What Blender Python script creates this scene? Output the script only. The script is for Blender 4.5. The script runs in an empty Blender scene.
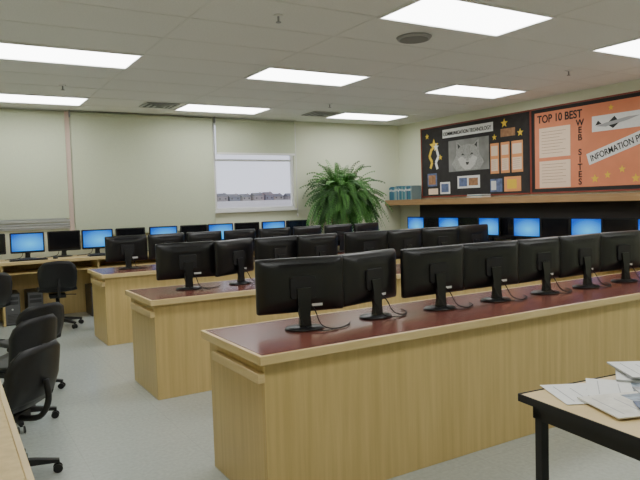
import bpy, bmesh, random
from math import *
from mathutils import Matrix, Vector, Euler
random.seed(7)
COL=bpy.context.scene.collection

# ---------------------------------------------------------------- materials
def newmat(name):
    m=bpy.data.materials.new(name); m.use_nodes=True
    nt=m.node_tree; b=nt.nodes['Principled BSDF']
    return m,nt,b
def plain(name,col,rough=.6,metal=0,spec=.5,emit=0,noise=0,nscale=8):
    m,nt,b=newmat(name)
    b.inputs['Base Color'].default_value=(*col,1)
    b.inputs['Roughness'].default_value=rough
    b.inputs['Metallic'].default_value=metal
    b.inputs['Specular IOR Level'].default_value=spec
    if noise:
        tc=nt.nodes.new('ShaderNodeTexCoord'); n=nt.nodes.new('ShaderNodeTexNoise'); n.inputs['Scale'].default_value=nscale
        n.inputs['Detail'].default_value=4
        r=nt.nodes.new('ShaderNodeValToRGB')
        r.color_ramp.elements[0].position=.3; r.color_ramp.elements[1].position=.7
        r.color_ramp.elements[0].color=(*[c*(1-noise) for c in col],1)
        r.color_ramp.elements[1].color=(*[min(1,c*(1+noise)) for c in col],1)
        nt.links.new(tc.outputs['Object'],n.inputs['Vector']); nt.links.new(n.outputs['Fac'],r.inputs['Fac'])
        nt.links.new(r.outputs['Color'],b.inputs['Base Color'])
    return m
def wood(name,c1,c2,scale=(30,30,1.2),rough=.4):
    m,nt,b=newmat(name)
    tc=nt.nodes.new('ShaderNodeTexCoord'); mp=nt.nodes.new('ShaderNodeMapping'); mp.inputs['Scale'].default_value=scale
    n=nt.nodes.new('ShaderNodeTexNoise'); n.inputs['Scale'].default_value=1; n.inputs['Detail'].default_value=5; n.inputs['Roughness'].default_value=.6
    r=nt.nodes.new('ShaderNodeValToRGB')
    r.color_ramp.elements[0].position=.32; r.color_ramp.elements[1].position=.68
    r.color_ramp.elements[0].color=(*c1,1); r.color_ramp.elements[1].color=(*c2,1)
    nt.links.new(tc.outputs['Object'],mp.inputs['Vector']); nt.links.new(mp.outputs['Vector'],n.inputs['Vector'])
    nt.links.new(n.outputs['Fac'],r.inputs['Fac']); nt.links.new(r.outputs['Color'],b.inputs['Base Color'])
    b.inputs['Roughness'].default_value=rough
    return m
M_wall=plain('wall_paint',(.73,.75,.58),.8,noise=.02,nscale=1.5)
M_blind=plain('blind_fabric',(.57,.61,.45),.85,noise=.03,nscale=60)
M_gaplight=plain('painted_gap_light',(.85,.65,.56),.8)  # light showing between two blinds, put into the colour
M_ceil=plain('ceiling_tile',(.80,.80,.77),.95,noise=.05,nscale=90)
M_tbar=plain('ceiling_tbar',(.76,.76,.73),.6)
M_white=plain('white_frame',(.78,.78,.76),.5)
M_grey=plain('grey_metal',(.35,.35,.35),.45,metal=.3)
M_spk=plain('speaker_grille',(.22,.22,.21),.7)
M_dark=plain('dark_grille',(.06,.06,.06),.7)
M_maple=wood('maple_laminate',(.58,.42,.165),(.70,.52,.225))
M_mapleh=wood('maple_edge',(.66,.49,.23),(.76,.59,.31),(3,3,30))
M_top=wood('mahogany_laminate',(.145,.045,.034),(.21,.070,.050),(2,25,25),.25)
M_black=plain('black_plastic',(.008,.008,.009),.32)
M_blackm=plain('black_matte',(.010,.010,.012),.6)
M_seat=plain('black_shell',(.009,.009,.011),.5,noise=.2,nscale=40)
M_off=plain('screen_off',(.008,.008,.010),.12)
M_sticker=plain('label_white',(.7,.7,.68),.6)
M_led=plain('key_grey',(.04,.04,.045),.5)
M_front=plain('tower_front_grey',(.12,.12,.13),.4)
M_paper=plain('paper_white',(.82,.82,.80),.7,noise=.03,nscale=30)
M_ink=plain('ink_black',(.015,.015,.015),.7)
M_shelf=wood('shelf_wood',(.33,.19,.085),(.43,.26,.12),(20,2,20))
M_boardblack=plain('board_paper_black',(.025,.022,.022),.8,noise=.2,nscale=12)
M_orange=plain('board_paper_orange',(.72,.25,.13),.8,noise=.05,nscale=5)
M_orange2=plain('paper_orange',(.80,.34,.14),.8)
M_peach=plain('paper_peach',(.85,.66,.50),.8)
M_yellow=plain('paper_yellow',(.80,.55,.05),.7)
M_redframe=plain('board_frame',(.25,.05,.03),.6)
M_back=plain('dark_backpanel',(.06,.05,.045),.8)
M_pot=plain('terracotta_pot',(.25,.10,.06),.6)
M_soil=plain('soil',(.03,.02,.015),.9)
M_pinkish=plain('base_rubber',(.02,.02,.02),.8)

def floor_mat():
    m,nt,b=newmat('vinyl_floor')
    tc=nt.nodes.new('ShaderNodeTexCoord')
    n=nt.nodes.new('ShaderNodeTexNoise'); n.inputs['Scale'].default_value=45; n.inputs['Detail'].default_value=6
    n2=nt.nodes.new('ShaderNodeTexNoise'); n2.inputs['Scale'].default_value=1.3
    r=nt.nodes.new('ShaderNodeValToRGB'); r.color_ramp.elements[0].position=.3; r.color_ramp.elements[1].position=.7
    r.color_ramp.elements[0].color=(.43,.465,.435,1); r.color_ramp.elements[1].color=(.51,.545,.515,1)
    br=nt.nodes.new('ShaderNodeTexBrick'); br.offset=0; br.inputs['Scale'].default_value=1
    br.inputs['Brick Width'].default_value=.61; br.inputs['Row Height'].default_value=.61; br.inputs['Mortar Size'].default_value=.003
    br.inputs['Color1'].default_value=(1,1,1,1); br.inputs['Color2'].default_value=(.97,.98,.98,1); br.inputs['Mortar'].default_value=(.9,.9,.9,1)
    mx=nt.nodes.new('ShaderNodeMix'); mx.data_type='RGBA'; mx.blend_type='MULTIPLY'; mx.inputs[0].default_value=1
    nt.links.new(tc.outputs['Object'],n.inputs['Vector']); nt.links.new(tc.outputs['Object'],br.inputs['Vector'])
    nt.links.new(n.outputs['Fac'],r.inputs['Fac']); nt.links.new(r.outputs['Color'],mx.inputs[6]); nt.links.new(br.outputs['Color'],mx.inputs[7])
    nt.links.new(mx.outputs[2],b.inputs['Base Color'])
    nt.links.new(tc.outputs['Object'],n2.inputs['Vector'])
    mr=nt.nodes.new('ShaderNodeMapRange'); mr.inputs[3].default_value=.14; mr.inputs[4].default_value=.28
    nt.links.new(n2.outputs['Fac'],mr.inputs[0]); nt.links.new(mr.outputs[0],b.inputs['Roughness'])
    return m
M_floor=floor_mat()
def screen_mat():
    m,nt,b=newmat('screen_blue')
    tc=nt.nodes.new('ShaderNodeTexCoord'); mp=nt.nodes.new('ShaderNodeMapping')
    mp.inputs['Scale'].default_value=(3.2,0.0,5.5); mp.inputs['Location'].default_value=(0.1,0,-.20*5.5)
    ln=nt.nodes.new('ShaderNodeVectorMath'); ln.operation='LENGTH'
    r=nt.nodes.new('ShaderNodeValToRGB'); r.color_ramp.elements[0].position=.05; r.color_ramp.elements[1].position=.9
    r.color_ramp.elements[0].color=(.05,.50,1,1); r.color_ramp.elements[1].color=(.0,.07,.55,1)
    nt.links.new(tc.outputs['Object'],mp.inputs['Vector']); nt.links.new(mp.outputs['Vector'],ln.inputs[0])
    nt.links.new(ln.outputs['Value'],r.inputs['Fac']); nt.links.new(r.outputs['Color'],b.inputs['Emission Color'])
    b.inputs['Base Color'].default_value=(.01,.01,.02,1); b.inputs['Roughness'].default_value=.2
    b.inputs['Emission Strength'].default_value=1.35
    return m
M_screen=screen_mat()
def emis(name,col,s):
    m=bpy.data.materials.new(name); m.use_nodes=True; nt=m.node_tree; nt.nodes.clear()
    e=nt.nodes.new('ShaderNodeEmission'); o=nt.nodes.new('ShaderNodeOutputMaterial')
    e.inputs[0].default_value=(*col,1); e.inputs[1].default_value=s; nt.links.new(e.outputs[0],o.inputs[0]); return m
M_light=emis('fluorescent_diffuser',(.99,1,.98),10.8)

# ---------------------------------------------------------------- mesh builder
class MB:
    def __init__(s): s.bm=bmesh.new(); s.mats=[]; s.M=Matrix.Identity(4)
    def mi(s,m):
        if m not in s.mats: s.mats.append(m)
        return s.mats.index(m)
    def v(s,p): return s.bm.verts.new(s.M@Vector(p))
    def f(s,vs,m,smooth=False):
        try: f=s.bm.faces.new(vs)
        except ValueError: return
        f.material_index=s.mi(m); f.smooth=smooth
    def box(s,x0,x1,y0,y1,z0,z1,m):
        a=[s.v(p) for p in ((x0,y0,z0),(x1,y0,z0),(x1,y1,z0),(x0,y1,z0),(x0,y0,z1),(x1,y0,z1),(x1,y1,z1),(x0,y1,z1))]
        for q in ((3,2,1,0),(4,5,6,7),(0,1,5,4),(1,2,6,5),(2,3,7,6),(3,0,4,7)): s.f([a[i] for i in q],m)
    def loft(s,rings,m,cap=True,smooth=True,closed=True):
        R=[[s.v(p) for p in r] for r in rings]; n=len(R[0])
        for a,b in zip(R,R[1:]):
            for i in range(n if closed else n-1):
                j=(i+1)%n; s.f([a[i],a[j],b[j],b[i]],m,smooth)
        if cap: s.f(R[0][::-1],m); s.f(R[-1],m)
    def cyl(s,p0,p1,r0,r1,m,n=14,smooth=True):
        p0,p1=Vector(p0),Vector(p1); d=(p1-p0).normalized()
        u=d.orthogonal().normalized(); w=d.cross(u)
        s.loft([[p+ (u*cos(2*pi*i/n)+w*sin(2*pi*i/n))*r for i in range(n)] for p,r in ((p0,r0),(p1,r1))],m,True,smooth)
    def tube(s,pts,r,m,n=6):
        P=[Vector(p) for p in pts]; P=[P[0]]+P+[P[-1]]; Q=[]
        for i in range(1,len(P)-2):
            for k in range(5):
                t=k/5; a,b,c,d=P[i-1],P[i],P[i+1],P[i+2]
                Q.append(.5*((2*b)+(c-a)*t+(2*a-5*b+4*c-d)*t*t+(3*b-a-3*c+d)*t**3))
        Q.append(P[-1]); rings=[]
        for i,q in enumerate(Q):
            d=(Q[min(i+1,len(Q)-1)]-Q[max(i-1,0)]).normalized()
            u=d.cross(Vector((0.13,0.21,.97))).normalized(); w=d.cross(u)
            rings.append([q+(u*cos(2*pi*k/n)+w*sin(2*pi*k/n))*r for k in range(n)])
        s.loft(rings,m)
    def mesh(s,name):
        bmesh.ops.recalc_face_normals(s.bm,faces=s.bm.faces)
        me=bpy.data.meshes.new(name); s.bm.to_mesh(me); s.bm.free()
        for m in s.mats: me.materials.append(m)
        return me
    def obj(s,name,loc=(0,0,0),rz=0,bevel=0,parent=None):
        o=put(name,s.mesh(name),loc,rz,parent)
        if bevel:
            b=o.modifiers.new('bevel','BEVEL'); b.width=bevel; b.segments=2; b.limit_method='ANGLE'; b.angle_limit=radians(50)
        return o
def put(name,me,loc=(0,0,0),rz=0,parent=None):
    o=bpy.data.objects.new(name,me); COL.objects.link(o); o.location=loc; o.rotation_euler=(0,0,rz)
    if parent: o.parent=parent
    return o
def rrect(w,h,r,y,zc=0,n=4):
    pts=[]
    for cx,cz,a0 in ((w/2-r,h/2-r,0),(-w/2+r,h/2-r,90),(-w/2+r,-h/2+r,180),(w/2-r,-h/2+r,270)):
        for k in range(n+1):
            a=radians(a0+90*k/n); pts.append((cx+r*cos(a),y,zc+cz+r*sin(a)))
    return pts

# ---------------------------------------------------------------- room
YB,XR,ZC,XL,YF=9.29,7.30,2.79,-.95,-1.3
def simple(name,x0,x1,y0,y1,z0,z1,m,bevel=0):
    b=MB(); cx,cy=(x0+x1)/2,(y0+y1)/2
    b.box(x0-cx,x1-cx,y0-cy,y1-cy,0,z1-z0,m); return b.obj(name,(cx,cy,z0),0,bevel)
b=MB(); b.box(XL-.1,XR+.1,YF-.1,YB+.12,-.1,0,M_floor); b.obj('floor')
b=MB(); b.box(XL-.1,XR+.1,YF-.1,YB+.12,ZC,ZC+.1,M_ceil)
PX,PY=1.245,.605; X0,Y0=.37,8.70
for i in range(-1,7):
    x=X0+i*PX-.0
    if XL<x<XR: b.box(x-.009,x+.009,YF,YB,ZC-.003,ZC,M_tbar)
for j in range(-2,18):
    y=Y0-j*PY
    if YF<y<YB: b.box(XL,XR,y-.009,y+.009,ZC-.003,ZC,M_tbar)
b.obj('ceiling')
W3=(3.66,5.08,1.34,2.72); W1=(-.6,1.47,1.30,2.72)
b=MB()
b.box(XL-.1,W1[0],YB,YB+.12,0,ZC,M_wall); b.box(W1[1],W3[0],YB,YB+.12,0,ZC,M_wall); b.box(W3[1],XR+.1,YB,YB+.12,0,ZC,M_wall)
for w in (W1,W3):
    b.box(w[0],w[1],YB,YB+.12,0,w[2],M_wall); b.box(w[0],w[1],YB,YB+.12,w[3],ZC,M_wall)
b.obj('wall_back')
simple('wall_right',XR,XR+.1,YF,YB,0,ZC,M_wall)
simple('wall_left',XL-.1,XL,YF,YB,0,ZC,M_wall)
simple('wall_front',XL,XR,YF-.1,YF,0,ZC,M_wall)
b=MB(); b.box(XL,XR,YB-.012,YB,0,.1,M_pinkish); b.obj('baseboard_back')
b=MB(); b.box(XR-.012,XR,YF,YB-.02,0,.1,M_pinkish); b.obj('baseboard_right')
def glass():
    m=bpy.data.materials.new('window_glass'); m.use_nodes=True; nt=m.node_tree; nt.nodes.clear()
    t=nt.nodes.new('ShaderNodeBsdfTransparent'); g=nt.nodes.new('ShaderNodeBsdfGlossy'); g.inputs['Roughness'].default_value=.05
    mx=nt.nodes.new('ShaderNodeMixShader'); mx.inputs[0].default_value=.05; o=nt.nodes.new('ShaderNodeOutputMaterial')
    nt.links.new(t.outputs[0],mx.inputs[1]); nt.links.new(g.outputs[0],mx.inputs[2]); nt.links.new(mx.outputs[0],o.inputs[0]); return m
M_glass=glass()
for k,w in enumerate((W1,W3)):
    b=MB(); t=.04; y0,y1=YB+.02,YB+.08
    b.box(w[0],w[0]+t,y0,y1,w[2],w[3],M_white); b.box(w[1]-t,w[1],y0,y1,w[2],w[3],M_white)
    b.box(w[0]+t,w[1]-t,y0,y1,w[2],w[2]+t,M_white); b.box(w[0]+t,w[1]-t,y0,y1,w[3]-t,w[3],M_white)
    b.box(w[0]+t,w[1]-t,y0+.005,y1-.005,2.12,2.15,M_white)
    b.box(w[0]+t,w[1]-t,YB+.045,YB+.05,w[2]+t,w[3]-t,M_glass)
    b.box(w[0]-.03,w[1]+.03,YB-.05,YB+.02,w[2]-.035,w[2],M_white)
    b.obj('window_%d'%(k+1),bevel=.003)
b=MB(); b.box(-.9,1.50,YB-.03,YB,1.17,1.255,M_white);b.box(-.9,1.50,YB-.045,YB-.03,1.19,1.2,M_grey);b.box(-.9,1.50,YB-.045,YB-.03,1.225,1.235,M_grey); b.obj('trim_1')
def blind(x0,x1,zb,y=YB-.085):
    b=MB(); b.box(x0,x1,y,y+.004,zb+.03,ZC-.06,M_blind); b.box(x0,x1,y-.006,y+.012,zb,zb+.035,M_white if zb>2 else M_blind)
    b.cyl((x0,y+.02,ZC-.045),(x1,y+.02,ZC-.045),.03,.03,M_blind)
    b.box(x0-.012,x0-.002,y-.02,y+.06,ZC-.09,ZC-.0,M_grey)
    return b.obj('roller_blind')
blind(-.85,1.49,1.32); blind(1.57,3.62,1.06); blind(3.68,5.06,2.21)
b=MB(); b.box(1.50,1.56,YB-.03,YB,1.0,ZC-.01,M_gaplight); b.obj('gap_light_strip')  # strip on the wall, coloured as the light seen through the blind gap
b=MB(); b.cyl((5.085,YB-.07,ZC-.05),(5.085,YB-.07,1.25),.006,.006,M_white,6); b.cyl((5.085,YB-.07,1.25),(5.085,YB-.07,1.2),.012,.012,M_white,8); b.obj('blind_cord')

# ---------------------------------------------------------------- ceiling fixtures
def lightmesh():
    b=MB(); b.box(-.61,.61,-.295,.295,-.004,.0,M_light)
    for x0,x1,y0,y1 in ((-.625,-.605,-.305,.305),(.605,.625,-.305,.305),(-.61,.61,-.305,-.285),(-.61,.61,.285,.305)): b.box(x0,x1,y0,y1,-.012,0,M_white)
    return b.mesh('light_panel')
LM=lightmesh()
for lx in (X0,X0+2*PX,X0+4*PX):
    for ly in (8.70,6.28,3.86,1.44):
        put('ceiling_light_panel',LM,(lx+PX/2,ly-.3025,ZC-.004))
def diffuser(x,y,s=.3):
    b=MB(); b.box(-s,s,-s*.9,s*.9,-.012,0,M_grey)
    for k in range(5):
        q=s*.85*(1-k*.18); b.box(-q,q,-q*.9,q*.9,-.014-.003*k,-.012-.003*k,M_dark if k%2==0 else M_grey)
    b.obj('ceiling_air_diffuser',(x,y,ZC-.006))
diffuser(2.56,8.36,.22); diffuser(5.06,8.36,.22)
b=MB(); b.cyl((0,0,-.02),(0,0,0),.135,.15,M_grey,32); b.cyl((0,0,-.024),(0,0,-.02),.12,.12,M_spk,32); b.obj('ceiling_speaker',(3.49,4.2,ZC-.004))
def sprinkler(x,y):
    b=MB(); b.cyl((0,0,-.01),(0,0,0),.035,.035,M_white,16); b.cyl((0,0,-.05),(0,0,-.01),.008,.008,M_grey,8); b.cyl((0,0,-.055),(0,0,-.05),.02,.02,M_grey,12)
    b.obj('fire_sprinkler',(x,y,ZC-.001))
sprinkler(2.17,4.13); sprinkler(4.7,7.5); sprinkler(6.0,4.6); sprinkler(1.2,7.4)

# ---------------------------------------------------------------- counters
def row(x,y,x1,w=.75,h=.75):
    L=x1-x; b=MB()
    b.box(0.02,L-.02,.02,w-.02,h-.028,h,M_top)
    b.box(0,L,0,.02,h-.042,h,M_mapleh); b.box(0,L,w-.02,w,h-.042,h,M_mapleh)
    b.box(0,.02,.02,w-.02,h-.042,h,M_mapleh); b.box(L-.02,L,.02,w-.02,h-.042,h,M_mapleh)
    b.box(.035,L-.035,.04,.062,0,h-.042,M_maple)
    b.box(.035,.06,.062,w-.04,0,h-.042,M_maple); b.box(L-.06,L-.035,.062,w-.04,0,h-.042,M_maple)
    n=3
    for k in range(1,n): b.box(L*k/n-.01,L*k/n+.01,.062,w-.1,0,h-.042,M_maple)
    b.box(.06,L-.06,.062,.3,.45,.47,M_maple)
    b.box(.0,.035,.03,w-.16,h-.13,h-.085,M_mapleh)
    return b.obj('computer_lab_counter',(x,y,0),0,.003)
ROWS=[(1.16,2.49),(1.25,4.51),(1.36,6.67)]
for x,y in ROWS: row(x,y,5.5)
def wallcounter(name,x0,x1,y0,y1,h,along):
    b=MB(); L=(x1-x0) if along=='x' else (y1-y0); w=(y1-y0) if along=='x' else (x1-x0)
    if along=='x': b.M=Matrix.Translation((x0,y0,0))
    else: b.M=Matrix.Translation((x0,y1,0))@Matrix.Rotation(-pi/2,4,'Z')
    b.box(0,L,.02,w,h-.03,h,M_top if along=='y' else M_mapleh); b.box(0,L,0,.02,h-.04,h,M_mapleh)
    b.box(0,L,w-.03,w-.01,.0,h-.04,M_maple)
    n=int(L/1.15)
    for k in range(n+1):
        u=.02+(L-.06)*k/n; b.box(u,u+.025,.06,w-.03,0,h-.04,M_maple)
    b.box(.03,L-.03,.12,w-.03,h-.17,h-.15,M_maple)
    return b.obj(name,(0,0,0),0,.002)
wallcounter('computer_desk',-.6,5.22,8.62,YB-.06,.80,'x')
wallcounter('computer_desk',6.62,XR-.04,2.2,8.66,.76,'y')
# ---------------------------------------------------------------- monitors
def monitor(on,W=.49,H=.295):
    zc=.083+H/2; b=MB()
    b.loft([rrect(W,H,.012,.018,zc),rrect(W,H,.012,.0,zc),rrect(W-.006,H-.006,.014,-.010,zc),rrect(W-.03,H-.03,.03,-.022,zc),
            rrect(W-.10,H-.08,.035,-.034,zc),rrect(W-.24,H-.15,.03,-.040,zc)],M_black)
    b.box(-W/2+.018,W/2-.018,.0175,.0195,zc-H/2+.026,zc+H/2-.016,M_screen if on else M_off)
    b.loft([rrect(.15,.125,.015,-.036,zc-.01),rrect(.14,.115,.015,-.052,zc-.01)],M_blackm)
    for k in range(6): b.box(-.13,.13,-.0375,-.034,zc+.085+k*.006,zc+.087+k*.006,M_blackm)
    b.box(-.03,.03,-.0395,-.034,zc+.055,zc+.063,M_led)
    b.loft([[(-.032,-.075,.012),(.032,-.075,.012),(.032,-.04,.012),(-.032,-.04,.012)],[(-.028,-.072,.07),(.028,-.072,.07),(.028,-.045,.07),(-.028,-.045,.07)],
            [(-.035,-.066,.16),(.035,-.066,.16),(.035,-.042,.16),(-.035,-.042,.16)],[(-.04,-.06,.22),(.04,-.06,.22),(.04,-.045,.22),(-.04,-.045,.22)]],M_black,smooth=False)
    n=28
    def el(a,c,z): return [(a*cos(2*pi*i/n),-.045+c*sin(2*pi*i/n),z) for i in range(n)]
    b.loft([el(.105,.085,0),el(.107,.087,.006),el(.1,.08,.012),el(.055,.045,.018)],M_black)
    b.box(.05,.11,-.0352,-.030,zc-.115,zc-.085,M_sticker)
    b.tube([(.02,-.045,.15),(.05,-.085,.10),(.07,-.12,.03),(.13,-.14,.006),(.22,-.10,.006),(.27,-.02,.006)],.0035,M_blackm)
    b.tube([(-.02,-.045,.15),(-.04,-.08,.09),(-.01,-.12,.02),(.06,-.165,.006),(.15,-.15,.006)],.003,M_blackm)
    return b.mesh('monitor')
ME_off,ME_on=monitor(False),monitor(True)
MS_off,MS_on=monitor(False,.41,.265),monitor(True,.41,.265)
MR_off,MR_on=monitor(False,.46,.285),monitor(True,.46,.285)
rnd=lambda a:random.uniform(-a,a)
def mon(x,y,z,rz,me): return put('computer_monitor',me,(x,y,z),rz)
zt=.751
for x,a in zip([1.63,2.10,2.57,3.05,3.52,3.96,4.42,4.88,5.22],[-12,14,0,-4,3,3,-3,4,0]): mon(x,2.95+(.03 if a>10 else 0),zt,radians(a),ME_off)
for x,a in zip([1.69,2.12,2.53,2.95,3.50,3.97,4.44,4.90],[-5,27,12,12,-3,8,-3,6]): mon(x,4.98,zt,radians(a),ME_off)
for x,a in zip([1.74,2.20,2.66,3.12,3.60,4.08,4.56,5.02],[-2,13,8,12,6,10,6,10]): mon(x,7.14,zt,radians(a),MR_off)
zb=.801
for x,on in ((.46,0),(.92,1),(1.37,0),(1.80,1),(2.25,0),(2.72,1),(3.18,0),(3.60,1),(4.04,0),(4.50,1),(4.94,0)):
    mon(x,8.98,zb,pi+radians(rnd(3)),MS_on if on else MS_off)
zr=.761
for y,on in ((8.38,1),(7.98,0),(7.57,1),(7.13,0),(6.72,1),(6.38,0),(6.0,1),(5.53,0),(5.06,1),(4.61,0),(4.16,1),(3.7,0)):
    mon(6.93 if y!=6.38 else 7.02,y,zr,pi/2+radians(rnd(3)),MR_on if on else MR_off)
def keyboard():
    b=MB(); b.box(-.22,.22,-.075,.075,0,.016,M_black)
    for r in range(5):
        for c in range(16): b.box(-.21+c*.0262,-.21+c*.0262+.022,-.065+r*.026,-.065+r*.026+.021,.016,.021,M_led)
    return b.mesh('keyboard')
KB=keyboard()
def mouse():
    b=MB(); n=14
    def el(a,c,z): return [(a*cos(2*pi*i/n),c*sin(2*pi*i/n),z) for i in range(n)]
    b.loft([el(.03,.055,0),el(.032,.058,.012),el(.026,.048,.028),el(.012,.025,.036)],M_black); return b.mesh('mouse')
MO=mouse()
for x in (.9,1.85,2.75,3.65,4.55): put('computer_keyboard',KB,(x,8.76,.801)); put('computer_mouse',MO,(x+.32,8.76,.801))
for y in (8.3,7.5,6.7,5.95,5.0,4.1): put('computer_keyboard',KB,(6.74,y,.761),-pi/2)
def tower():
    b=MB(); b.box(-.09,.09,-.2,.2,0,.40,M_black); b.box(-.085,.085,-.212,-.2,.01,.39,M_front)
    b.box(-.07,.07,-.216,-.212,.32,.36,M_led); b.box(-.07,.07,-.216,-.212,.26,.30,M_led); b.cyl((0,-.218,.2),(0,-.212,.2),.012,.012,M_sticker,12)
    for k in range(6): b.box(-.06,.06,-.214,-.212,.04+k*.018,.048+k*.018,M_dark)
    return b.mesh('tower')
TW=tower()
for x in (.32,.68,.95,1.72,2.15,3.3,4.4): put('computer_tower',TW,(x,8.92,0))

# ---------------------------------------------------------------- right wall: shelf, books, boards
XS=XR-.003
b=MB(); b.box(6.95,XS,2.6,YB-.005,1.39,1.425,M_shelf); b.box(6.95,6.97,2.6,YB-.005,1.33,1.39,M_shelf)
for y in (9.2,7.9,6.6,5.3,4.0,2.7): b.box(6.97,XS,y-.012,y+.012,1.34,1.39,M_shelf)
b.obj('bookshelf_ledge',bevel=.002)
b=MB(); b.box(XR-.022,XR-.002,2.4,8.7,.78,1.33,M_back); b.obj('dark_panel_under_shelf')  # one dark sheet along the wall below the ledge
bc=[plain('book_%d'%i,c,.6) for i,c in enumerate([(.03,.17,.22),(.05,.24,.29),(.22,.32,.34),(.02,.08,.18),(.08,.25,.3),(.03,.14,.25)])]
b=MB(); y=9.24
while y>8.62:
    t=random.uniform(.025,.045); h=random.uniform(.22,.25); m=bc[random.randrange(6)]
    b.box(7.02,7.24,y-t+.002,y,1.426,1.426+h,m); b.box(7.018,7.02,y-t+.008,y-.006,1.426+h*.65,1.426+h*.8,M_sticker); y-=t
b.obj('row_of_binders')
b=MB()
for k in range(4): b.box(7.02,7.22,6.95,7.25,1.426+k*.012,1.437+k*.012,[M_paper,M_peach,bc[1],M_paper][k])
b.obj('stack_of_books')
XF=XR-.03
def emp(name,loc):
    e=bpy.data.objects.new(name,None); COL.objects.link(e); e.location=loc; return e
BZ0,BZ1=1.47,2.63
def panel(b,y0,y1,z0,z1,m,d,t=.003):
    b.box(XF-d-t,XF-d,min(y0,y1),max(y0,y1),z0,z1,m)
def text(s,y,z,size,mat,parent,ang=0,d=.008,align='LEFT',sx=1,off=0.012):
    c=bpy.data.curves.new('lettering','FONT'); c.body=s; c.size=size; c.extrude=.001; c.align_x=align; c.offset=off*size
    c.materials.append(mat); o=bpy.data.objects.new('lettering',c); COL.objects.link(o)
    o.matrix_world=Matrix.Translation((XF-d,y,z))@Matrix(((0,0,-1,0),(-1,0,0,0),(0,1,0,0),(0,0,0,1)))@Matrix.Rotation(ang,4,'Z')@Matrix.Scale(sx,4,(1,0,0))
    if parent: 
        o.parent=parent; o.matrix_parent_inverse=Matrix.Translation(-Vector(parent.location))
    return o
def star(b,y,z,r,m,d,a0=pi/2):
    pts=[(XF-d,y-(r if i%2==0 else r*.42)*cos(a0+i*pi/5),z+(r if i%2==0 else r*.42)*sin(a0+i*pi/5)) for i in range(10)]
    pts2=[(p[0]-.003,p[1],p[2]) for p in pts]; b.loft([pts,pts2],m,smooth=False)
def ribbon(b,pts,w,m,d):
    for (y0,z0),(y1,z1) in zip(pts,pts[1:]):
        dy,dz=y1-y0,z1-z0; l=hypot(dy,dz); ny,nz=-dz/l*w/2,dy/l*w/2
        q=[(y0+ny,z0+nz),(y0-ny,z0-nz),(y1-ny,z1-nz),(y1+ny,z1+nz)]
        b.loft([[(XF-d,*p) for p in q],[(XF-d-.002,*p) for p in q]],m,smooth=False)
M_photo=plain('greyscale_photo',(.24,.24,.23),.7,noise=.25,nscale=5); M_fur=plain('fur_grey',(.36,.355,.34),.8,noise=.2,nscale=40); M_furw=plain('fur_white',(.58,.57,.55),.8,noise=.1,nscale=40); M_furd=plain('fur_dark',(.05,.05,.05),.8)
M_blue=plain('paper_blue',(.12,.16,.3),.7,noise=.4,nscale=15)
M_brown=plain('paper_brown',(.35,.18,.09),.7,noise=.3,nscale=18)
e1=emp('bulletin_board',(XF,7.4,2.05))
def finish(b,name,par):
    o=b.obj(name); o.parent=par; o.matrix_parent_inverse=Matrix.Translation(-Vector(par.location)); return o
XW=XR-.002
b=MB(); b.box(XF,XW,6.24,8.60,BZ0,BZ1,M_boardblack)
for z0,z1 in ((BZ0-.02,BZ0),(BZ1,BZ1+.02)): b.box(XF-.01,XW,6.24,8.62,z0,z1,M_redframe)
b.box(XF-.01,XW,8.60,8.62,BZ0,BZ1,M_redframe); finish(b,'panel',e1)
b=MB(); panel(b,8.06,6.93,2.43,2.57,M_paper,0); panel(b,7.92,7.02,1.86,2.37,M_photo,0)
def poly(pts,m,d): b.loft([[(XF-d,*p) for p in pts],[(XF-d-.0015,*p) for p in pts]],m,smooth=False)
poly([(7.74,2.12),(7.73,2.35),(7.61,2.27),(7.48,2.29),(7.35,2.27),(7.23,2.35),(7.22,2.12),(7.12,1.98),(7.22,1.87),(7.74,1.87),(7.84,1.98)],M_fur,.004)
poly([(7.70,2.06),(7.60,2.10),(7.54,2.05),(7.48,2.08),(7.42,2.05),(7.36,2.10),(7.26,2.06),(7.32,1.95),(7.42,1.88),(7.54,1.88),(7.64,1.95)],M_furw,.006)
poly([(7.52,2.22),(7.48,2.26),(7.44,2.22),(7.455,2.02),(7.505,2.02)],M_fur,.0075)
poly([(7.70,2.31),(7.69,2.22),(7.64,2.26)],M_furd,.006); poly([(7.26,2.31),(7.27,2.22),(7.32,2.26)],M_furd,.006)
poly([(7.62,2.12),(7.58,2.145),(7.54,2.11)],M_furd,.009); poly([(7.34,2.12),(7.38,2.145),(7.42,2.11)],M_furd,.009)
poly([(7.52,2.0),(7.44,2.0),(7.46,1.955),(7.50,1.955)],M_furd,.009)
panel(b,8.46,8.22,1.64,1.86,M_blue,0); panel(b,8.43,8.25,1.67,1.83,M_brown,.004)
panel(b,8.14,7.90,1.50,1.70,M_paper,0); panel(b,8.11,7.93,1.53,1.67,M_blue,.004)
panel(b,7.72,7.22,1.58,1.78,M_paper,0); panel(b,7.68,7.5,1.61,1.75,M_blue,.004); panel(b,7.46,7.26,1.62,1.74,M_brown,.004)
panel(b,8.44,8.20,1.50,1.60,M_peach,0)
for a,c in ((6.99,6.82),(6.78,6.61),(6.57,6.36)):
    panel(b,a,c,1.78,2.24,M_orange2,0); panel(b,a-.02,c+.02,2.05,2.2,M_peach,.004); panel(b,a-.02,c+.02,1.82,2.0,M_peach,.004)
    for k in range(5): panel(b,a-.03,c+.05,1.97-k*.03,1.974-k*.03,M_brown,.008,.001)
panel(b,7.0,6.76,1.50,1.70,M_blue,0); panel(b,6.98,6.88,1.53,1.67,M_sticker,.004)
panel(b,6.72,6.40,1.50,1.72,M_orange2,0); panel(b,6.66,6.48,1.54,1.68,M_yellow,.004)
panel(b,6.78,6.50,2.32,2.44,M_brown,0)
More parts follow.
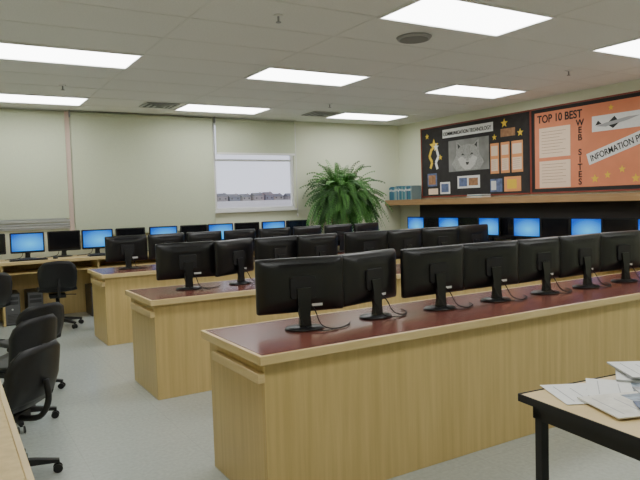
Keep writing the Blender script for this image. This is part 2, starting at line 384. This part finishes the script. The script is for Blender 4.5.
star(b,6.70,2.52,.07,M_yellow,.006); star(b,6.40,2.35,.06,M_yellow,.006); star(b,6.9,2.33,.05,M_yellow,.006)
star(b,8.28,2.33,.12,M_yellow,.002); star(b,8.22,2.30,.07,M_paper,.008)
ribbon(b,[(8.34,2.28),(8.40,2.15),(8.33,2.05),(8.38,1.95)],.05,M_yellow,.002); ribbon(b,[(8.22,2.28),(8.17,2.14),(8.24,2.04),(8.2,1.93)],.05,M_paper,.002)
star(b,8.45,2.5,.05,M_yellow,.004); star(b,8.12,2.12,.05,M_yellow,.004)
finish(b,'pinned_items',e1)
text('COMMUNICATION TECHNOLOGY',7.50,2.465,.085,M_ink,e1,align='CENTER',sx=.80)
e2=emp('bulletin_board',(XF,5,2.05))
b=MB(); b.box(XF,XW,3.5,6.20,BZ0,BZ1,M_ink); b.box(XF-.004,XF,3.56,6.14,BZ0+.05,BZ1-.05,M_orange)
for z0,z1 in ((BZ0-.02,BZ0),(BZ1,BZ1+.02)): b.box(XF-.01,XW,3.5,6.22,z0,z1,M_redframe)
b.box(XF-.01,XW,6.20,6.225,BZ0,BZ1,M_redframe); finish(b,'panel',e2)
b=MB(); panel(b,6.06,5.55,1.95,2.36,M_peach,.004); panel(b,6.06,5.55,1.53,1.90,M_peach,.004)
for k in range(8): panel(b,6.02,5.62+.05*(k%3),2.30-k*.042,2.305-k*.042,M_brown,.008,.001)
for k in range(7): panel(b,6.02,5.62+.05*(k%2),1.85-k*.042,1.855-k*.042,M_brown,.008,.001)
panel(b,5.22,4.40,2.22,2.42,M_paper,.004)
def rk(pts,m): b.loft([[(XF-.008,*p) for p in pts],[(XF-.010,*p) for p in pts]],m,smooth=False)
rk([(5.16,2.29),(5.02,2.32),(4.72,2.36),(4.56,2.36),(4.72,2.32),(5.02,2.27)],M_grey); rk([(4.98,2.325),(4.90,2.39),(4.86,2.34)],M_ink); rk([(4.98,2.28),(4.92,2.24),(4.84,2.30)],M_ink); rk([(5.17,2.30),(5.13,2.36),(5.08,2.31)],M_ink)
star(b,5.18,1.62,.06,M_yellow,.005); star(b,5.0,1.66,.05,M_yellow,.005); star(b,4.8,1.72,.05,M_yellow,.005); star(b,4.62,1.60,.06,M_yellow,.005); star(b,4.95,2.50,.04,M_yellow,.005)
A=radians(17); c0=(5.26,1.80); Lb,hb=1.42,.15
q=[(c0[0]-u*cos(A)+v*sin(A),c0[1]+u*sin(A)+v*cos(A)) for u,v in ((0,0),(Lb,0),(Lb,hb),(0,hb))]
b.loft([[(XF-.006,*p) for p in q],[(XF-.009,*p) for p in q]],M_paper,smooth=False)
finish(b,'pinned_items',e2)
text('INFORMATION PROCESSING',c0[0]-.03*cos(A),c0[1]+.03*sin(A)+.035,.115,M_ink,e2,ang=A,d=.012,sx=.80)
text('TOP 10 BEST',6.09,2.435,.15,M_ink,e2,sx=.86,off=.02)
for k,ch in enumerate('WEB SITES'): text(ch,5.40,2.33-k*.097,.115,M_ink,e2,align='CENTER',off=.02)

# ---------------------------------------------------------------- fern
def fern(x,y,z):
    M_f1=plain('fern_green',(.06,.20,.03),.5,noise=.4,nscale=6); M_f2=plain('fern_green_light',(.12,.33,.06),.5); M_f3=plain('fern_green_dark',(.025,.09,.015),.6)
    b=MB(); n=28; top=.56
    def ring(r,z): return [(r*cos(2*pi*i/n),r*sin(2*pi*i/n),z) for i in range(n)]
    b.loft([ring(.13,0),ring(.19,top-.05),ring(.205,top-.05),ring(.205,top),ring(.18,top),ring(.17,top-.03)],M_pot)
    b.loft([ring(.17,top-.035),ring(.17,top-.025)],M_soil)
    for k in range(520):
        a=random.uniform(0,2*pi); u=random.random(); el=radians(-8+94*u); L=random.uniform(.55,.98)*(1-.14*u); m=random.choice([M_f1,M_f1,M_f2,M_f3])
        if sin(a)>0 and el<1.2: L*=.42
        p=Vector((.09*cos(a),.09*sin(a),top-.01)); d=Vector((cos(a)*cos(el),sin(a)*cos(el),sin(el)+.15)).normalized()
        N=20; droop=random.uniform(.055,.13)
        for i in range(N):
            q=p+d*(L/N); side=d.cross(Vector((0,0,1))).normalized(); t=i/N
            lw=.078*(sin(pi*(t*.85+.12)))**.7
            for sg in (-1,1):
                s1=side*sg
                a1=p; a2=p+s1*lw*.5+d*.004+Vector((0,0,.004)); a3=p+s1*lw+d*.016+Vector((0,0,-.022)); a4=p+s1*lw*.5+d*.032
                b.f([b.v(a1),b.v(a2),b.v(a3),b.v(a4)],m)
            w=side*.003; b.f([b.v(p-w),b.v(p+w),b.v(q+w),b.v(q-w)],M_f3)
            p=q; d=(d+Vector((0,0,-droop*(1+t)))).normalized()
    for v in b.bm.verts:
        v.co.y=min(v.co.y,YB-.03-y)
    return b.obj('potted_fern',(x,y,z))
b=MB(); b.box(-.33,.33,-.3,.3,.80,.84,M_mapleh)
for sx in (-.31,.27):
    for sy in (-.27,.23): b.box(sx,sx+.04,sy,sy+.04,0,.80,M_maple)
b.box(-.27,.27,-.25,-.23,.70,.80,M_maple); b.box(-.27,.27,-.25,.25,.2,.22,M_maple); b.obj('plant_stand',(5.70,8.92,0),0,.003)
fern(5.70,8.84,.841)

# ---------------------------------------------------------------- chairs
def chair():
    b=MB(); path=[(.23,.415,.19),(.20,.44,.215),(.08,.445,.225),(-.08,.435,.225),(-.18,.45,.21),(-.235,.51,.205),(-.255,.60,.215),(-.265,.70,.22),(-.285,.78,.20),(-.30,.825,.14)]
    n=9; rows=[]
    for i,(y,z,w) in enumerate(path):
        back=i>=5; r=[]
        for k in range(n):
            t=-1+2*k/(n-1); c=t*t
            r.append((w*t,y+(.055*c if back else 0),z+(.02*c if not back else -.015*c*(1 if i>=8 else 0))))
        rows.append(r)
    R=[[b.v(p) for p in r] for r in rows]; th=.028
    nrm=[]
    for i in range(len(path)):
        y0,z0=path[max(i-1,0)][:2]; y1,z1=path[min(i+1,len(path)-1)][:2]; dy,dz=y1-y0,z1-z0; l=hypot(dy,dz); nrm.append((dz/l,-dy/l))
    R2=[[b.v((p[0]*.98,p[1]-nrm[i][0]*-th*-1,p[2]+nrm[i][1]*th)) for p in rows[i]] for i in range(len(rows))]
    m=M_seat
    for A,B in zip(R,R[1:]):
        for k in range(n-1): b.f([A[k],A[k+1],B[k+1],B[k]],m,True)
    for A,B in zip(R2,R2[1:]):
        for k in range(n-1): b.f([A[k],B[k],B[k+1],A[k+1]],m,True)
    for A,B,A2,B2 in zip(R,R[1:],R2,R2[1:]):
        b.f([A[0],B[0],B2[0],A2[0]],m,True); b.f([A[-1],A2[-1],B2[-1],B[-1]],m,True)
    b.f(R[0]+R2[0][::-1],m); b.f(R[-1][::-1]+R2[-1],m)
    b.box(-.09,.09,-.12,.10,.37,.41,M_blackm)
    b.cyl((0,0,.13),(0,0,.38),.028,.022,M_blackm); b.cyl((0,0,.07),(0,0,.16),.04,.032,M_blackm)
    b.tube([(0,-.10,.385),(0,-.24,.40),(0,-.30,.50),(0,-.29,.62)],.017,M_blackm,8)
    b.tube([(.08,.02,.39),(.16,.04,.385),(.22,.04,.38)],.006,M_blackm)
    for k in range(5):
        a=2*pi*k/5+.3; c,s=cos(a),sin(a)
        def rg(r,w,z0,z1): return [(r*c-w*s,r*s+w*c,z0),(r*c+w*s,r*s-w*c,z0),(r*c+w*s,r*s-w*c,z1),(r*c-w*s,r*s+w*c,z1)]
        b.loft([rg(.02,.026,.075,.125),rg(.16,.021,.07,.105),rg(.285,.016,.062,.08)],M_blackm,smooth=False)
        cx,cy=.275*c,.275*s; b.cyl((cx,cy,.05),(cx,cy,.07),.01,.01,M_blackm,8)
        for sg in (-1,1):
            ox,oy=-s*.014*sg,c*.014*sg; b.cyl((cx+ox-s*.009*sg,cy+oy+c*.009*sg,.027),(cx+ox,cy+oy,.027),.026,.026,M_black,14)
    return b.mesh('chair')
CH=chair()
for x,y,a,sz in ((.20,3.66,48,.90),(.33,4.66,42,.89),(.50,5.45,30,.86),(.27,7.2,25,1),(1.14,8.2,-4,1)):
    o=put('office_chair',CH,(x,y,0),radians(a)); o.scale=(.95 if sz<1 else 1,.95 if sz<1 else 1,sz)

b=MB(); b.box(0,1.0,0,2.02,.72,.75,M_maple); b.box(1.0,1.02,0,2.04,.71,.75,M_mapleh); b.box(0,1.0,2.02,2.04,.71,.75,M_mapleh)
b.box(.96,.985,.02,2.0,0.0,.71,M_maple)
b.box(.05,.96,1.95,1.975,0,.71,M_maple); b.box(.05,.96,.05,.075,0,.71,M_maple); b.obj('side_desk',(-.86,.85,0),0,.003)

# ---------------------------------------------------------------- foreground table
T=emp('folding_table',(1.65,1.47,0)); T.rotation_euler=(0,0,radians(-6))
def sub(b,name,bev=0):
    o=b.obj(name,bevel=bev); o.parent=T; return o
b=MB(); b.box(0,1.6,-.80,0,.728,.748,M_mapleh); sub(b,'tabletop',.003)
b=MB(); b.box(-.004,0,-.80,0,.724,.750,M_blackm); b.box(-.004,1.6,.0,.004,.724,.750,M_blackm); b.box(-.004,1.6,-.804,-.80,.724,.75,M_blackm)
b.box(.03,.06,-.77,-.03,.67,.728,M_blackm); b.box(.03,1.57,-.06,-.03,.67,.728,M_blackm); b.box(.03,1.57,-.77,-.74,.67,.728,M_blackm); b.box(1.54,1.57,-.77,-.03,.67,.728,M_blackm); sub(b,'apron')
for k,(x,y) in enumerate(((.03,-.07),(.03,-.77),(1.53,-.07),(1.53,-.77))):
    b=MB(); b.box(x,x+.032,y,y+.032,0,.70,M_blackm); sub(b,'leg_%d'%(k+1),.003)
M_mag=[plain('magazine_blue',(.05,.08,.16),.35,noise=.8,nscale=22),plain('magazine_grey',(.45,.46,.48),.35,noise=.5,nscale=25),plain('magazine_cream',(.75,.73,.66),.4,noise=.15,nscale=18),M_paper]
M_txt=plain('print_grey',(.45,.45,.46),.6); M_pic=plain('print_picture',(.25,.3,.36),.5,noise=.7,nscale=30)
def sheet(name,x,y,z,w,h,t,a,m,lines=0,pic=False):
    b=MB(); b.box(-w/2,w/2,-h/2,h/2,0,t,m)
    for k in range(3 if t>.0055 else 0): b.box(-w/2-.001,w/2+.001,-h/2-.001,h/2+.001,t*(k+1)/4-.0003,t*(k+1)/4+.0003,M_txt)
    for k in range(lines): b.box(-w*.38,w*(.38-.1*(k%3)),h*.36-k*h*.7/lines,h*.36-k*h*.7/lines+.003,t,t+.0004,M_txt)
    if pic: b.box(-w*.4,w*.4,-h*.42,-h*.02,t,t+.0006,M_pic)
    b.obj(name,(x,y,z),radians(a))
tz=.7505
sheet('paper_sheet',1.85,1.33,tz,.216,.28,.001,62,M_paper,4)
sheet('magazine',1.97,1.27,tz+.002,.21,.28,.002,38,M_mag[3],3,True)
sheet('magazine',1.84,1.17,tz+.0045,.21,.275,.004,70,M_mag[2],3,True)
sheet('magazine',2.18,1.30,tz+.0045,.21,.28,.008,35,M_mag[3],3,True)
sheet('magazine',2.22,1.31,tz+.013,.21,.28,.008,50,M_mag[1],0,True)
sheet('magazine',2.21,1.32,tz+.0215,.21,.28,.006,58,M_mag[3],4)
sheet('magazine',2.02,1.10,tz+.009,.21,.28,.004,52,M_mag[1],2,True)
sheet('magazine',1.86,1.00,tz+.0136,.21,.28,.004,48,M_mag[0],0,True)
sheet('magazine',1.82,.84,tz,.21,.28,.006,20,M_mag[0],4)
sheet('paper_sheet',2.25,1.02,tz,.21,.28,.002,15,M_mag[3],4)

# ---------------------------------------------------------------- outside
M_snow=plain('field_pale',(.50,.48,.47),.9,noise=.12,nscale=.05)
b=MB(); g=[b.v(p) for p in ((-300,YB+.3,-.8),(700,YB+.3,-.8),(700,430,4.6),(-300,430,4.6))]; b.f(g,M_snow)
g=[b.v(p) for p in ((-300,430,4.6),(700,430,4.6),(900,1500,4.6),(-500,1500,4.6))]; b.f(g,M_snow); b.obj('ground_field')
M_h=[plain('house_wall_a',(.34,.31,.31),.8),plain('house_wall_b',(.24,.25,.29),.8),plain('house_wall_c',(.42,.39,.37),.8)]; M_roof=plain('house_roof',(.16,.16,.18),.8)
for k in range(24):
    w=random.uniform(6,8); h=random.uniform(2.4,3.8); b=MB(); b.box(-w/2,w/2,-4,4,0,h,M_h[k%3])
    b.loft([[(-w/2-.4,-4.4,h),(-w/2-.4,4.4,h),(-w/2-.4,0,h+2.2)],[(w/2+.4,-4.4,h),(w/2+.4,4.4,h),(w/2+.4,0,h+2.2)]],M_roof,smooth=False)
    for q in (-.28,.28): b.box(w*q-.5,w*q+.5,-4.05,-4,1.2,2.2,M_dark)
    b.box(w*.2,w*.2+.8,-2,-1.2,h,h+2.6,M_h[(k+1)%3])
    b.obj('house',(140+k*9.2+rnd(.5),415+rnd(6),4.38))
w=bpy.data.worlds.new('World'); bpy.context.scene.world=w; w.use_nodes=True
bg=w.node_tree.nodes['Background']; bg.inputs[0].default_value=(.82,.85,1.0,1); bg.inputs[1].default_value=1.5

# ---------------------------------------------------------------- camera
f,ph,ro,th=629,.0593,.0309,.538
cd=bpy.data.cameras.new('camera'); cam=bpy.data.objects.new('camera',cd); COL.objects.link(cam)
cd.sensor_width=36; cd.lens=36*f/640; cd.clip_end=3000; cd.clip_start=.02
cam.matrix_world=Matrix.Translation((0,0,1.42))@Matrix.Rotation(-th,4,'Z')@Matrix.Rotation(pi/2-ph,4,'X')@Matrix.Rotation(-ro,4,'Z')
bpy.context.scene.camera=cam
